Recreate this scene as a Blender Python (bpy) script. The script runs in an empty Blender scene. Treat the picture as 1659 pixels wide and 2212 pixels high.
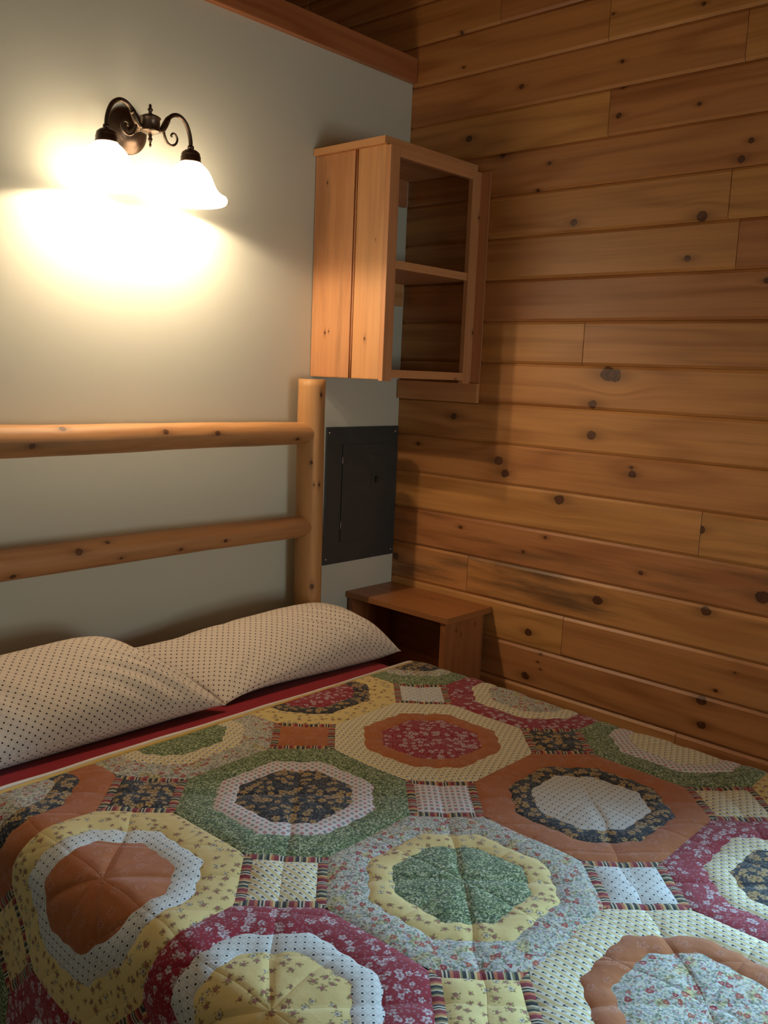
import bpy, bmesh, math, random
import numpy as np
from mathutils import Vector, Matrix, noise as mnoise

C = bpy.context.scene
rng = random.Random(7)
PI = math.pi

# ------------------------------------------------------------------ camera, world, lights, exposure
def set_camera():
    cam = bpy.data.cameras.new('camera')
    cam.sensor_fit = 'HORIZONTAL'
    cam.sensor_width = 36.0
    cam.lens = 36.0 * 1928.04 / 1659.0
    cam.clip_start = 0.02
    o = bpy.data.objects.new('camera', cam)
    C.collection.objects.link(o)
    yaw, pit, rol = 0.831392, -0.154223, 0.0415656
    f = Vector((math.sin(yaw)*math.cos(pit), math.cos(yaw)*math.cos(pit), math.sin(pit)))
    r = Vector((math.cos(yaw), -math.sin(yaw), 0))
    u = r.cross(f)
    r2 = math.cos(rol)*r + math.sin(rol)*u
    u2 = -math.sin(rol)*r + math.cos(rol)*u
    m = Matrix((r2, u2, -f)).transposed().to_4x4()
    m.translation = Vector((-2.76737, -2.46543, 1.58491))
    o.matrix_world = m
    C.camera = o
set_camera()

W = bpy.data.worlds.new('world'); C.world = W
W.use_nodes = True
W.node_tree.nodes['Background'].inputs[0].default_value = (0.62, 0.78, 1.0, 1)
W.node_tree.nodes['Background'].inputs[1].default_value = 0.25

def area_light(name, loc, rot, sx, sy, energy, color):
    l = bpy.data.lights.new(name, 'AREA'); l.shape = 'RECTANGLE'
    l.size = sx; l.size_y = sy; l.energy = energy; l.color = color
    o = bpy.data.objects.new(name, l); C.collection.objects.link(o)
    o.location = loc; o.rotation_euler = rot
    return o
# daylight arriving through the window in the plank wall, to the right of the camera
area_light('window_daylight', (0.35, -2.93, 1.43), (0, PI/2, 0), 1.0, 1.0, 380.0, (0.39, 0.70, 1.0))
# and through the window in the front wall, behind the camera
area_light('window_daylight_front', (-1.15, -4.93, 1.20), (PI/2, 0, 0), 1.1, 1.1, 27.0, (1.0, 1.0, 0.88))

BULB_STRENGTH = 1950.0
SHADE_STRENGTH = 9.5
LAMP_COL = (1.0, 0.77, 0.51)

C.view_settings.view_transform = 'Standard'
C.view_settings.look = 'None'
C.view_settings.gamma = 1.0
C.view_settings.use_curve_mapping = False
C.view_settings.exposure = 0.0
C.cycles.sample_clamp_indirect = 3.0
C.cycles.use_adaptive_sampling = True
C.cycles.adaptive_threshold = 0.03
C.cycles.adaptive_min_samples = 16
C.cycles.max_bounces = 5
C.cycles.diffuse_bounces = 3
C.cycles.glossy_bounces = 3
C.cycles.caustics_reflective = False
C.cycles.caustics_refractive = False

# ------------------------------------------------------------------ node helper
class NT:
    def __init__(s, name, rough=0.6):
        s.m = bpy.data.materials.new(name); s.m.use_nodes = True
        s.t = s.m.node_tree
        s.b = s.t.nodes['Principled BSDF']; s.out = s.t.nodes['Material Output']
        s.b.inputs['Roughness'].default_value = rough
    def n(s, typ, **kw):
        nd = s.t.nodes.new(typ)
        for k, v in kw.items(): setattr(nd, k, v)
        return nd
    def put(s, sock, v):
        if isinstance(v, bpy.types.NodeSocket): s.t.links.new(v, sock)
        else:
            if isinstance(v, (tuple, list)) and len(v) == 3 and sock.type == 'RGBA': v = (*v, 1)
            sock.default_value = v
    def M(s, op, a, b=0.0, c=None, clamp=False):
        nd = s.n('ShaderNodeMath', operation=op, use_clamp=clamp)
        s.put(nd.inputs[0], a); s.put(nd.inputs[1], b)
        if c is not None: s.put(nd.inputs[2], c)
        return nd.outputs[0]
    def V(s, op, a, b=(0, 0, 0), out=0):
        nd = s.n('ShaderNodeVectorMath', operation=op)
        s.put(nd.inputs[0], a); s.put(nd.inputs[1], b)
        return nd.outputs[out]
    def xyz(s, x, y, z=0.0):
        nd = s.n('ShaderNodeCombineXYZ')
        s.put(nd.inputs[0], x); s.put(nd.inputs[1], y); s.put(nd.inputs[2], z)
        return nd.outputs[0]
    def sep(s, v):
        nd = s.n('ShaderNodeSeparateXYZ'); s.put(nd.inputs[0], v)
        return nd.outputs
    def uv(s):
        return s.n('ShaderNodeUVMap', uv_map='UVMap').outputs[0]
    def prop(s, name, out='Fac'):
        return s.n('ShaderNodeAttribute', attribute_type='OBJECT', attribute_name=name).outputs[out]
    def noise(s, vec, scale=5.0, detail=2.0, rough=0.5, out='Fac'):
        nd = s.n('ShaderNodeTexNoise')
        s.put(nd.inputs['Vector'], vec); nd.inputs['Scale'].default_value = scale
        nd.inputs['Detail'].default_value = detail; nd.inputs['Roughness'].default_value = rough
        return nd.outputs[out]
    def voro(s, vec, scale, rand=1.0):
        nd = s.n('ShaderNodeTexVoronoi', voronoi_dimensions='2D')
        s.put(nd.inputs['Vector'], vec); nd.inputs['Scale'].default_value = scale
        nd.inputs['Randomness'].default_value = rand
        return nd
    def mix(s, f, a, b):
        nd = s.n('ShaderNodeMix', data_type='RGBA')
        s.put(nd.inputs[0], f); s.put(nd.inputs[6], a); s.put(nd.inputs[7], b)
        return nd.outputs[2]
    def mul(s, a, b, f=1.0):
        nd = s.n('ShaderNodeMix', data_type='RGBA', blend_type='MULTIPLY')
        s.put(nd.inputs[0], f); s.put(nd.inputs[6], a); s.put(nd.inputs[7], b)
        return nd.outputs[2]
    def ss(s, x, lo, hi):
        nd = s.n('ShaderNodeMapRange', interpolation_type='SMOOTHSTEP')
        s.put(nd.inputs[0], x); nd.inputs[1].default_value = lo; nd.inputs[2].default_value = hi
        return nd.outputs[0]
    def ramp(s, x, stops, interp='LINEAR'):
        nd = s.n('ShaderNodeValToRGB'); r = nd.color_ramp; r.interpolation = interp
        while len(r.elements) < len(stops): r.elements.new(0.5)
        for e, (p, c) in zip(r.elements, stops): e.position = p; e.color = (*c, 1)
        s.put(nd.inputs[0], x); return nd.outputs[0]
    def bump(s, h, strength=0.2, dist=0.002):
        nd = s.n('ShaderNodeBump'); nd.inputs['Strength'].default_value = strength
        nd.inputs['Distance'].default_value = dist; s.put(nd.inputs['Height'], h)
        s.put(s.b.inputs['Normal'], nd.outputs[0])
    def done(s, col=None):
        if col is not None: s.put(s.b.inputs['Base Color'], col)
        return s.m

def plain(name, col, rough=0.6, metal=0.0):
    t = NT(name, rough); t.b.inputs['Metallic'].default_value = metal
    # faint procedural mottling
    tc = t.n('ShaderNodeTexCoord').outputs['Object']
    f = t.noise(tc, 40.0, 3.0)
    c = t.mix(f, tuple(x*0.9 for x in col), tuple(min(1, x*1.1) for x in col))
    return t.done(c)

# ------------------------------------------------------------------ wood
NK = 6
def wood(name, light, dark, knotcol=(0.06, 0.013, 0.004), rough=0.42, ring=1.0, streak=1.0, nk=6):
    t = NT(name, rough)
    seed = t.prop('seed')
    u, v, _ = t.sep(t.uv())
    core = None; halo = None; rim = None; dv = None
    wob = t.noise(t.xyz(u, v, seed), 60.0, 1.0)
    for i in range(nk):
        k = t.prop('knot%d' % i, 'Vector')
        kx, ky, kr = t.sep(k)
        kr = t.M('MAXIMUM', kr, 1e-5)
        du = t.M('SUBTRACT', u, kx); dw = t.M('SUBTRACT', v, ky)
        d = t.M('SQRT', t.M('ADD', t.M('MULTIPLY', t.M('MULTIPLY', du, du), 0.75), t.M('MULTIPLY', dw, dw)))
        q = t.M('DIVIDE', d, kr)
        q = t.M('ADD', q, t.M('MULTIPLY', t.M('SUBTRACT', wob, 0.5), 0.55))
        co = t.ss(q, 1.06, 0.84)
        ri = t.M('MULTIPLY', t.ss(q, 0.6, 0.95), t.ss(q, 1.12, 0.95))
        # dark smear trailing along the grain
        e = t.M('ADD', t.M('POWER', t.M('DIVIDE', du, t.M('MULTIPLY', kr, 3.2)), 2.0), t.M('POWER', t.M('DIVIDE', dw, t.M('MULTIPLY', kr, 1.25)), 2.0))
        ha = t.M('EXPONENT', t.M('MULTIPLY', e, -1.0))
        e2 = t.M('ADD', t.M('POWER', t.M('DIVIDE', du, t.M('MULTIPLY', kr, 4.5)), 2.0), t.M('POWER', t.M('DIVIDE', dw, t.M('MULTIPLY', kr, 2.6)), 2.0))
        sh = t.M('MULTIPLY', dw, t.M('EXPONENT', t.M('MULTIPLY', e2, -1.0)))
        core = co if core is None else t.M('MAXIMUM', core, co)
        rim = ri if rim is None else t.M('MAXIMUM', rim, ri)
        halo = ha if halo is None else t.M('MAXIMUM', halo, ha)
        dv = sh if dv is None else t.M('ADD', dv, sh)
    vv = t.M('SUBTRACT', v, t.M('MULTIPLY', dv, 0.7))
    s3 = t.M('MULTIPLY', seed, 7.31)
    low = t.noise(t.xyz(t.M('MULTIPLY', u, 0.65), t.M('MULTIPLY', vv, 5.5), s3), 1.0, 2.0, 0.4)
    rings = t.M('SINE', t.M('MULTIPLY', low, 38.0))
    rings = t.M('MULTIPLY', t.M('ADD', rings, 1.0), 0.5)
    rings = t.M('POWER', rings, 2.6)
    broad = t.noise(t.xyz(t.M('MULTIPLY', u, 0.8), t.M('MULTIPLY', vv, 21.0), t.M('ADD', s3, 3.3)), 1.0, 3.0, 0.55)
    fine = t.noise(t.xyz(t.M('MULTIPLY', u, 5.0), t.M('MULTIPLY', vv, 260.0), s3), 1.0, 2.0, 0.6)
    f = t.M('MULTIPLY', rings, 0.45*ring)
    f = t.M('ADD', f, t.M('MULTIPLY', t.ss(broad, 0.48, 0.74), 0.34*streak))
    mid = t.noise(t.xyz(t.M('MULTIPLY', u, 1.3), t.M('MULTIPLY', vv, 75.0), t.M('ADD', s3, 5.7)), 1.0, 2.0, 0.55)
    f = t.M('ADD', f, t.M('MULTIPLY', t.M('SUBTRACT', mid, 0.42), 0.75))
    f = t.M('ADD', f, t.M('MULTIPLY', t.M('SUBTRACT', fine, 0.5), 0.35))
    f = t.M('ADD', f, 0.0, clamp=True)
    col = t.mix(f, light, dark)
    col = t.mix(t.M('MULTIPLY', halo, 0.7), col, tuple(c*0.55 for c in dark))
    # board to board tone
    tone = t.prop('tone')
    hs = t.n('ShaderNodeHueSaturation')
    t.put(hs.inputs['Color'], col)
    t.put(hs.inputs['Value'], t.M('ADD', 1.0, t.M('MULTIPLY', tone, 0.2)))
    t.put(hs.inputs['Hue'], t.M('ADD', 0.5, t.M('MULTIPLY', tone, 0.012)))
    col = hs.outputs[0]
    # weather stain of its own shape, on some boards
    st = t.prop('stain')
    sn = t.ss(t.noise(t.xyz(t.M('MULTIPLY', u, 1.7), t.M('MULTIPLY', v, 15.0), t.M('ADD', s3, 9.1)), 1.0, 4.0, 0.6), 0.45, 0.7)
    col = t.mix(t.M('MULTIPLY', st, sn), col, (0.085, 0.05, 0.027))
    col = t.mix(t.M('MULTIPLY', core, 0.86), col, t.mix(rim, t.mix(t.ss(wob, 0.35, 0.6), knotcol, (0.105, 0.030, 0.011)), tuple(c*0.3 for c in knotcol)))
    t.bump(t.M('SUBTRACT', t.M('MULTIPLY', fine, 0.5), t.M('MULTIPLY', rim, 0.6)), 0.18, 0.0012)
    return t.done(col)

M_PINE = wood('pine_planks', (0.58, 0.258, 0.088), (0.33, 0.116, 0.031))
M_PINE2 = wood('pine_planks_few_knots', (0.58, 0.258, 0.088), (0.33, 0.116, 0.031), nk=2)
M_CAB = wood('pale_pine', (0.66, 0.320, 0.140), (0.46, 0.175, 0.062), rough=0.5, ring=0.5, streak=0.8, nk=3)
M_STAND = wood('red_pine', (0.40, 0.150, 0.050), (0.24, 0.075, 0.022), rough=0.38, ring=0.7, nk=3)
M_LOG = wood('peeled_log', (0.56, 0.290, 0.115), (0.36, 0.155, 0.055), rough=0.55, ring=0.4, streak=1.2)
M_DRY = None
def drywall(name, col):
    t = NT(name, 0.85)
    g = t.n('ShaderNodeTexCoord').outputs['Object']
    n1 = t.noise(g, 2.0, 2.0); n2 = t.noise(g, 190.0, 3.0)
    c = t.mix(n1, tuple(x*0.985 for x in col), col)
    t.bump(n2, 0.08, 0.001)
    return t.done(c)
M_DRY = drywall('off_white_wall', (0.67, 0.68, 0.60))
M_FLOOR = wood('floor_boards', (0.30, 0.15, 0.06), (0.16, 0.07, 0.025), nk=1)

# ------------------------------------------------------------------ mesh helpers
def link(o, parent=None):
    C.collection.objects.link(o)
    if parent is not None: o.parent = parent
    return o
def tag(o, label=None, cat=None, group=None, kind=None):
    if label: o['label'] = label
    if cat: o['category'] = cat
    if group: o['group'] = group
    if kind: o['kind'] = kind
    return o
def empty(name, loc=(0, 0, 0)):
    o = bpy.data.objects.new(name, None); o.empty_display_size = 0.05
    o.location = loc
    return link(o)
def mesh(name, verts, faces, mat, parent=None, uvs=None, smooth=False, label=None, uv2=None):
    """uvs: one (u,v) per loop in face order, or callable(co, normal)"""
    me = bpy.data.meshes.new(name)
    if parent is not None:
        pl = parent.matrix_basis.translation
        q = parent.parent
        while q is not None:
            pl = pl + q.matrix_basis.translation; q = q.parent
        verts = [(x-pl[0], y-pl[1], z-pl[2]) for x, y, z in verts]
        off = Vector(pl)
    else: off = Vector((0, 0, 0))
    me.from_pydata([tuple(v) for v in verts], [], [tuple(f) for f in faces])
    me.update()
    if uvs is not None:
        l = me.uv_layers.new(name='UVMap')
        if callable(uvs):
            for p in me.polygons:
                for li in p.loop_indices:
                    l.data[li].uv = uvs(me.vertices[me.loops[li].vertex_index].co + off, p.normal)
        else:
            for i, w in enumerate(uvs): l.data[i].uv = w
    if uv2 is not None:
        l = me.uv_layers.new(name='Quilt')
        for i, w in enumerate(uv2): l.data[i].uv = w
    if smooth: me.polygons.foreach_set('use_smooth', [True]*len(me.polygons))
    if mat: me.materials.append(mat)
    o = bpy.data.objects.new(name, me)
    link(o, parent)
    if label: o['label'] = label
    return o
def grain_uv(ax):
    """u runs along axis ax; v across"""
    o = [i for i in range(3) if i != ax]
    def f(co, n):
        d = max(range(3), key=lambda i: abs(n[i]))
        if d == ax: return (co[o[0]]*0.15+0.5, co[o[1]])
        a = o[0] if d == o[1] else o[1]
        s = -1 if ax == 1 else 1
        return (s*co[ax], co[a])
    return f
def woodprops(o, tone=None, stain=0.0, knots=()):
    o['seed'] = rng.uniform(0, 50)
    o['tone'] = rng.uniform(-1, 1) if tone is None else tone
    o['stain'] = stain
    for i, k in enumerate(list(knots)[:NK]): o['knot%d' % i] = [float(k[0]), float(k[1]), float(k[2])*0.82]
    return o
def boxgeo(lo, hi, bev=0.0):
    bm = bmesh.new()
    bmesh.ops.create_cube(bm, size=1.0)
    for v in bm.verts:
        v.co = Vector([(lo[i]+hi[i])/2 + v.co[i]*(hi[i]-lo[i]) for i in range(3)])
    if bev > 0:
        bmesh.ops.bevel(bm, geom=list(bm.edges), offset=bev, segments=2, profile=0.6, affect='EDGES')
    bm.normal_update()
    vs = [tuple(v.co) for v in bm.verts]; fs = [[v.index for v in f.verts] for f in bm.faces]
    bm.free()
    return vs, fs
def box(name, lo, hi, mat, parent=None, bev=0.0, ax=0, label=None, **wp):
    vs, fs = boxgeo(lo, hi, bev)
    o = mesh(name, vs, fs, mat, parent, grain_uv(ax), label=label)
    woodprops(o, **wp)
    return o
def boxes(name, ls, mat, parent=None, ax=0):
    
    V, F = [], []
    for lo, hi in ls:
        vs, fs = boxgeo(lo, hi); n = len(V); V += vs; F += [[i+n for i in f] for f in fs]
    o = mesh(name, V, F, mat, parent, grain_uv(ax)); woodprops(o)
    return o
def lathe(name, prof, c, mat, parent=None, seg=40, axis='Z', close=True, smooth=True, label=None):
    """prof: list of (r, h); axis Z up, or 'Y' (h towards -y)"""
    V, F = [], []
    n = len(prof)
    for i in range(seg):
        a = 2*PI*i/seg
        for r, h in prof:
            if axis == 'Z': V.append((c[0]+r*math.cos(a), c[1]+r*math.sin(a), c[2]+h))
            else: V.append((c[0]+r*math.cos(a), c[1]-h, c[2]+r*math.sin(a)))
    for i in range(seg):
        j = (i+1) % seg
        for k in range(n-1):
            F.append((i*n+k, j*n+k, j*n+k+1, i*n+k+1) if axis == 'Z' else (i*n+k, j*n+k, j*n+k+1, i*n+k+1))
    me = mesh(name, V, F, mat, parent, smooth=smooth, label=label)
    bm = bmesh.new(); bm.from_mesh(me.data)
    bmesh.ops.remove_doubles(bm, verts=bm.verts, dist=1e-5)
    bmesh.ops.recalc_face_normals(bm, faces=bm.faces)
    bm.to_mesh(me.data); bm.free()
    return me
def spline(pts, n):
    P = [np.array(p, float) for p in pts]
    P = [2*P[0]-P[1]] + P + [2*P[-1]-P[-2]]
    out = []
    for i in range(1, len(P)-2):
        for k in range(n):
            s = k/n
            a, b, c, d = P[i-1], P[i], P[i+1], P[i+2]
            out.append(0.5*(2*b + (c-a)*s + (2*a-5*b+4*c-d)*s*s + (3*b-a-3*c+d)*s**3))
    out.append(P[-2])
    return out
def tube(name, pts, rad, mat, parent=None, seg=12, caps=True, n=1, uv=True, smooth=True, label=None):
    """swept round tube; rad: number or callable(s 0..1, ang)"""
    path = spline(pts, n) if n > 1 else [np.array(p, float) for p in pts]
    m = len(path)
    L = [0.0]
    for i in range(1, m): L.append(L[-1] + np.linalg.norm(path[i]-path[i-1]))
    V, F, UV = [], [], []
    t0 = path[1]-path[0]; t0 /= np.linalg.norm(t0)
    ref = np.array([0, 0, 1.0]) if abs(t0[2]) < 0.9 else np.array([0, 1.0, 0])
    nn = np.cross(t0, ref); nn /= np.linalg.norm(nn)
    for i in range(m):
        t = path[min(i+1, m-1)]-path[max(i-1, 0)]; t /= np.linalg.norm(t)
        nn = nn - t*(nn@t); nn /= np.linalg.norm(nn); bb = np.cross(t, nn)
        for k in range(seg):
            a = 2*PI*k/seg
            r = rad(L[i]/L[-1], a) if callable(rad) else rad
            V.append(path[i] + r*(math.cos(a)*nn + math.sin(a)*bb))
    rr = rad(0.5, 0) if callable(rad) else rad
    for i in range(m-1):
        for k in range(seg):
            k2 = (k+1) % seg
            F.append((i*seg+k, i*seg+k2, (i+1)*seg+k2, (i+1)*seg+k))
            UV += [(L[i], 2*PI*rr*k/seg), (L[i], 2*PI*rr*(k+1)/seg), (L[i+1], 2*PI*rr*(k+1)/seg), (L[i+1], 2*PI*rr*k/seg)]
    if caps:
        F.append(tuple(range(seg-1, -1, -1))); UV += [(0.02*math.cos(2*PI*k/seg), 0.05*math.sin(2*PI*k/seg)) for k in range(seg-1, -1, -1)]
        F.append(tuple((m-1)*seg+k for k in range(seg))); UV += [(0.02*math.cos(2*PI*k/seg), 0.05*math.sin(2*PI*k/seg)) for k in range(seg)]
    o = mesh(name, [tuple(v) for v in V], F, mat, parent, UV, smooth=smooth, label=label)
    if caps:
        o.data.polygons[-1].use_smooth = False; o.data.polygons[-2].use_smooth = False
    return o

# ------------------------------------------------------------------ room shell
FZ = -0.033          # floor
CZ = 3.92            # ceiling
Z0 = 2.69            # height of one plank joint, the others follow at PITCH
PITCH = 0.15
WX0 = -4.4; WY0 = -4.8; WY1 = 1.6
WIN = (2.43, 3.43, Z0-12*PITCH, Z0-5*PITCH)      # window opening in wall_right: -y range, z range

floor = tag(box('floor', (WX0-0.1, WY0-0.1, FZ-0.1), (0.1, WY1+0.1, FZ), M_FLOOR, ax=1), kind='structure')
ceiling = tag(box('ceiling', (WX0-0.1, WY0-0.1, CZ), (0.1, WY1+0.1, CZ+0.1), M_PINE2, ax=1), kind='structure')
wall_back = tag(box('wall_back', (WX0, 0.0, FZ), (-0.0005, 0.11, 2.775), M_DRY), kind='structure')
wall_left = tag(box('wall_left', (WX0-0.1, WY0, FZ), (WX0, WY1, CZ), M_FLOOR, ax=1), kind='structure')
wall_front = tag(boxes('wall_front', [((WX0-0.1, WY0-0.1, FZ), (-1.75, WY0, CZ)), ((-0.55, WY0-0.1, FZ), (0.1, WY0, CZ)),
                            ((-1.75, WY0-0.1, FZ), (-0.55, WY0, 0.60)), ((-1.75, WY0-0.1, 1.80), (-0.55, WY0, CZ))], M_FLOOR, ax=0), kind='structure')
wall_rear = tag(box('wall_rear', (WX0-0.1, WY1, FZ), (0.1, WY1+0.1, CZ), M_PINE2), kind='structure')

# cap board along the top of the partition
trim = tag(box('trim_1', (WX0, -0.024, 2.703), (-0.002, 0.134, 2.794), M_PINE, bev=0.003, ax=0, tone=-0.9,
               knots=[(-0.85, 2.762, 0.011)]), kind='structure')
# caulk bead in the corner
M_CAULK = plain('white_caulk', (0.6, 0.56, 0.5), 0.7)

# plank wall: sheathing behind, every board its own piece
T = 0.02
y0w, y1w, z0w, z1w = WIN
wall_right = tag(boxes('wall_right', [((T, WY0, FZ), (0.09, -y1w, CZ)), ((T, -y0w, FZ), (0.09, WY1, CZ)),
                                     ((T, -y1w, FZ), (0.09, -y0w, z0w)), ((T, -y1w, z1w), (0.09, -y0w, CZ))], M_PINE, ax=1), kind='structure')
KNOTS = {1: [(0.516, 2.607, 0.011), (0.907, 2.617, 0.0072)], 2: [(0.292, 2.462, 0.0149), (0.909, 2.449, 0.0117), (1.182, 2.442, 0.0082), (0.915, 2.535, 0.0072)], -1: [(0.231, 2.846, 0.0082)], 0: [(0.25, 2.721, 0.0066), (1.167, 2.732, 0.008), (0.861, 2.771, 0.0057)], 3: [(0.452, 2.384, 0.0141), (0.654, 2.331, 0.0078), (0.611, 2.244, 0.0079), (1.354, 2.311, 0.0106), (1.329, 2.261, 0.0134)], 4: [(0.767, 2.122, 0.0155), (1.223, 2.106, 0.0195)], 5: [(1.189, 1.98, 0.0128)], 6: [(1.442, 1.903, 0.0108)], 8: [(0.946, 1.613, 0.032), (0.968, 1.609, 0.029), (0.893, 1.508, 0.0174)], 9: [(0.897, 1.402, 0.0191), (0.289, 1.43, 0.0162)], 10: [(0.115, 1.308, 0.0094), (0.515, 1.277, 0.0214), (0.548, 1.232, 0.0186), (1.063, 1.283, 0.0151), (1.058, 1.306, 0.0078)], 11: [(0.789, 1.162, 0.0213), (1.316, 1.132, 0.0163)], 12: [(0.353, 0.998, 0.0092), (0.742, 1.017, 0.0085), (0.651, 0.949, 0.007), (1.124, 0.955, 0.0094), (1.528, 0.952, 0.0243)], 13: [(0.019, 0.825, 0.0178), (0.971, 0.828, 0.0194), (1.357, 0.872, 0.0195)], 14: [(0.697, 0.649, 0.0166), (1.414, 0.621, 0.0076), (1.47, 0.695, 0.0045)], 15: [(0.696, 0.479, 0.0186), (0.756, 0.579, 0.0053), (0.746, 0.546, 0.0053), (0.76, 0.521, 0.0053), (1.372, 0.575, 0.019), (1.379, 0.494, 0.016), (0.077, 0.513, 0.019), (0.166, 0.538, 0.0157)]}
JOINT = {-1: 0.406, 0: 0.849, 1: 1.31, 2: 0.872, 4: 1.305, 5: 1.343, 7: 0.84, 11: 1.314, 13: 0.397, 14: 0.841, 16: 1.296}
STAIN = {13: 0.75, 12: 0.6, 16: 0.25, 4: 0.15, 7: 0.15, 11: 0.2}
TONE = {(-1, 0): 0.2, (0, 0): 0.0, (0, 1): 0.5, (1, 0): -0.1, (2, 0): 0.75, (2, 1): -0.2, (3, 0): -0.1, (4, 0): 0.3, (4, 1): 0.6, (5, 0): 0.25, (5, 1): -0.5,
        (6, 0): -0.35, (7, 0): 0.5, (7, 1): 0.1, (8, 0): 0.2, (9, 0): 0.35, (10, 0): 0.0, (11, 0): 0.5, (11, 1): 0.6, (12, 0): -0.4, (13, 0): 0.1, (13, 1): 0.25,
        (14, 0): 0.6, (14, 1): -0.1, (15, 0): -0.3, (16, 0): 0.1}
def plank(y0, y1, zb, zt, row, piece):
    """one tongue and groove board, its face at x=0, long edges chamfered; y0<y1 are -y"""
    g = 0.0006; cz = 0.0095; cx = 0.0062; e = 0.0014
    dx = rng.uniform(-0.0006, 0.0006)
    a0, a1 = -y1+g, -y0-g
    zb += g; zt -= g
    prof = [(T, zb), (T, zt), (cx+dx, zt), (dx, zt-cz), (dx, zb+cz), (cx+dx, zb)]
    V = []
    for y, s in ((a0, e), (a0+e, 0), (a1-e, 0), (a1, e)):
        for i, (x, z) in enumerate(prof):
            V.append((x + (s if i >= 2 else 0), y, z))
    n = len(prof); F = []
    for k in range(3):
        for i in range(n):
            j = (i+1) % n
            F.append((k*n+i, (k+1)*n+i, (k+1)*n+j, k*n+j))
    F.append(tuple(range(n))); F.append(tuple(3*n+i for i in range(n-1, -1, -1)))
    o = mesh('plank', V, F, M_PINE, wall_right, lambda co, nn: (-co.y, co.z if abs(nn.x) > 0.3 else co.z+co.x))
    kn = [k for k in KNOTS.get(row, []) if y0-0.03 <= k[0] <= y1+0.03 and (y0 <= k[0] <= y1)]
    # unseen stretches still get a few knots
    r2 = random.Random(row*91+piece*13)
    lo = max(y0, 1.75)
    while len(kn) < NK and lo + 0.25 < y1:
        lo += r2.uniform(0.35, 0.9)
        if lo < y1-0.03: kn.append((lo, r2.uniform(zb+0.03, zt-0.03), r2.uniform(0.006, 0.018)))
    if len(kn) <= 2: o.data.materials[0] = M_PINE2
    woodprops(o, tone=TONE.get((row, piece), r2.uniform(-0.6, 0.6)), stain=STAIN.get(row, 0.05 if piece else 0.1), knots=kn)
    return o
row = -8
while True:
    zt = Z0-(row-1)*PITCH; zb = Z0-row*PITCH
    if zb < FZ - 0.12: break
    zt = min(zt, CZ); zb = max(zb, FZ)
    if zt - zb > 0.02:
        r2 = random.Random(row)
        cuts = [-WY1]
        j = JOINT.get(row)
        cuts.append(r2.choice([-0.62, -0.99, -1.2]))
        if j is not None: cuts.append(j)
        elif row < -1 or row > 16: cuts.append(r2.choice([0.4, 0.85, 1.31]))
        cuts += [r2.uniform(1.85, 2.3), r2.uniform(3.5, 4.0), -WY0]
        inwin = row >= 6 and row <= 12
        vis = 0
        for a, b in zip(cuts[:-1], cuts[1:]):
            segs = [(a, b)]
            if inwin:
                segs = [(a, min(b, y0w)), (max(a, y1w), b)]
            for s0, s1 in segs:
                if s1 - s0 > 0.01:
                    idx = vis if s1 > 0.05 else -5
                    plank(s0, s1, zb, zt, row, idx)
                    if s1 > 0.05: vis += 1
    row += 1

# window in the plank wall (to the right, outside the frame)
def window_glass():
    t = NT('window_glass', 0.0)
    g = t.n('ShaderNodeBsdfTransparent'); g.inputs[0].default_value = (0.95, 0.97, 0.97, 1)
    gl = t.n('ShaderNodeBsdfGlossy'); gl.inputs['Roughness'].default_value = 0.02
    fr = t.n('ShaderNodeFresnel'); fr.inputs[0].default_value = 1.3
    mx = t.n('ShaderNodeMixShader')
    t.t.links.new(fr.outputs[0], mx.inputs[0]); t.t.links.new(g.outputs[0], mx.inputs[1]); t.t.links.new(gl.outputs[0], mx.inputs[2])
    t.t.links.new(mx.outputs[0], t.out.inputs[0])
    return t.m
M_GLASS = window_glass()
M_WF = plain('painted_frame', (0.6, 0.57, 0.5), 0.5)
def build_window(name, a0, a1, b0, b1, place):
    """opening a0..a1 along the wall, b0..b1 in height; place(lo, hi) turns (depth, along, height) into world corners"""
    w = empty(name, place((0.03, (a0+a1)/2, b0), (0.03, (a0+a1)/2, b0))[0]); tag(w, kind='structure')
    f = 0.05; zm = (b0+b1)/2
    def put(nm, lo, hi, m, bev):
        p, q = place(lo, hi); box(nm, p, q, m, w, bev=bev)
    put('window_jamb', (0.0, a0, b0), (0.09, a0+f, b1), M_WF, 0.003)
    put('window_jamb', (0.0, a1-f, b0), (0.09, a1, b1), M_WF, 0.003)
    put('window_head', (0.0, a0+f, b1-f), (0.09, a1-f, b1), M_WF, 0.003)
    put('window_sill', (-0.02, a0+f, b0), (0.09, a1-f, b0+f), M_WF, 0.003)
    put('meeting_rail', (0.035, a0+f, zm-0.02), (0.075, a1-f, zm+0.02), M_WF, 0.002)
    put('pane', (0.052, a0+f, b0+f), (0.056, a1-f, zm-0.02), M_GLASS, 0)
    put('pane', (0.052, a0+f, zm+0.02), (0.056, a1-f, b1-f), M_GLASS, 0)
build_window('window_1', -y1w, -y0w, z0w, z1w, lambda lo, hi: (tuple(lo), tuple(hi)))
build_window('window_2', -1.75, -0.55, 0.60, 1.80, lambda lo, hi: ((lo[1], WY0-hi[0], lo[2]), (hi[1], WY0-lo[0], hi[2])))

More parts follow.
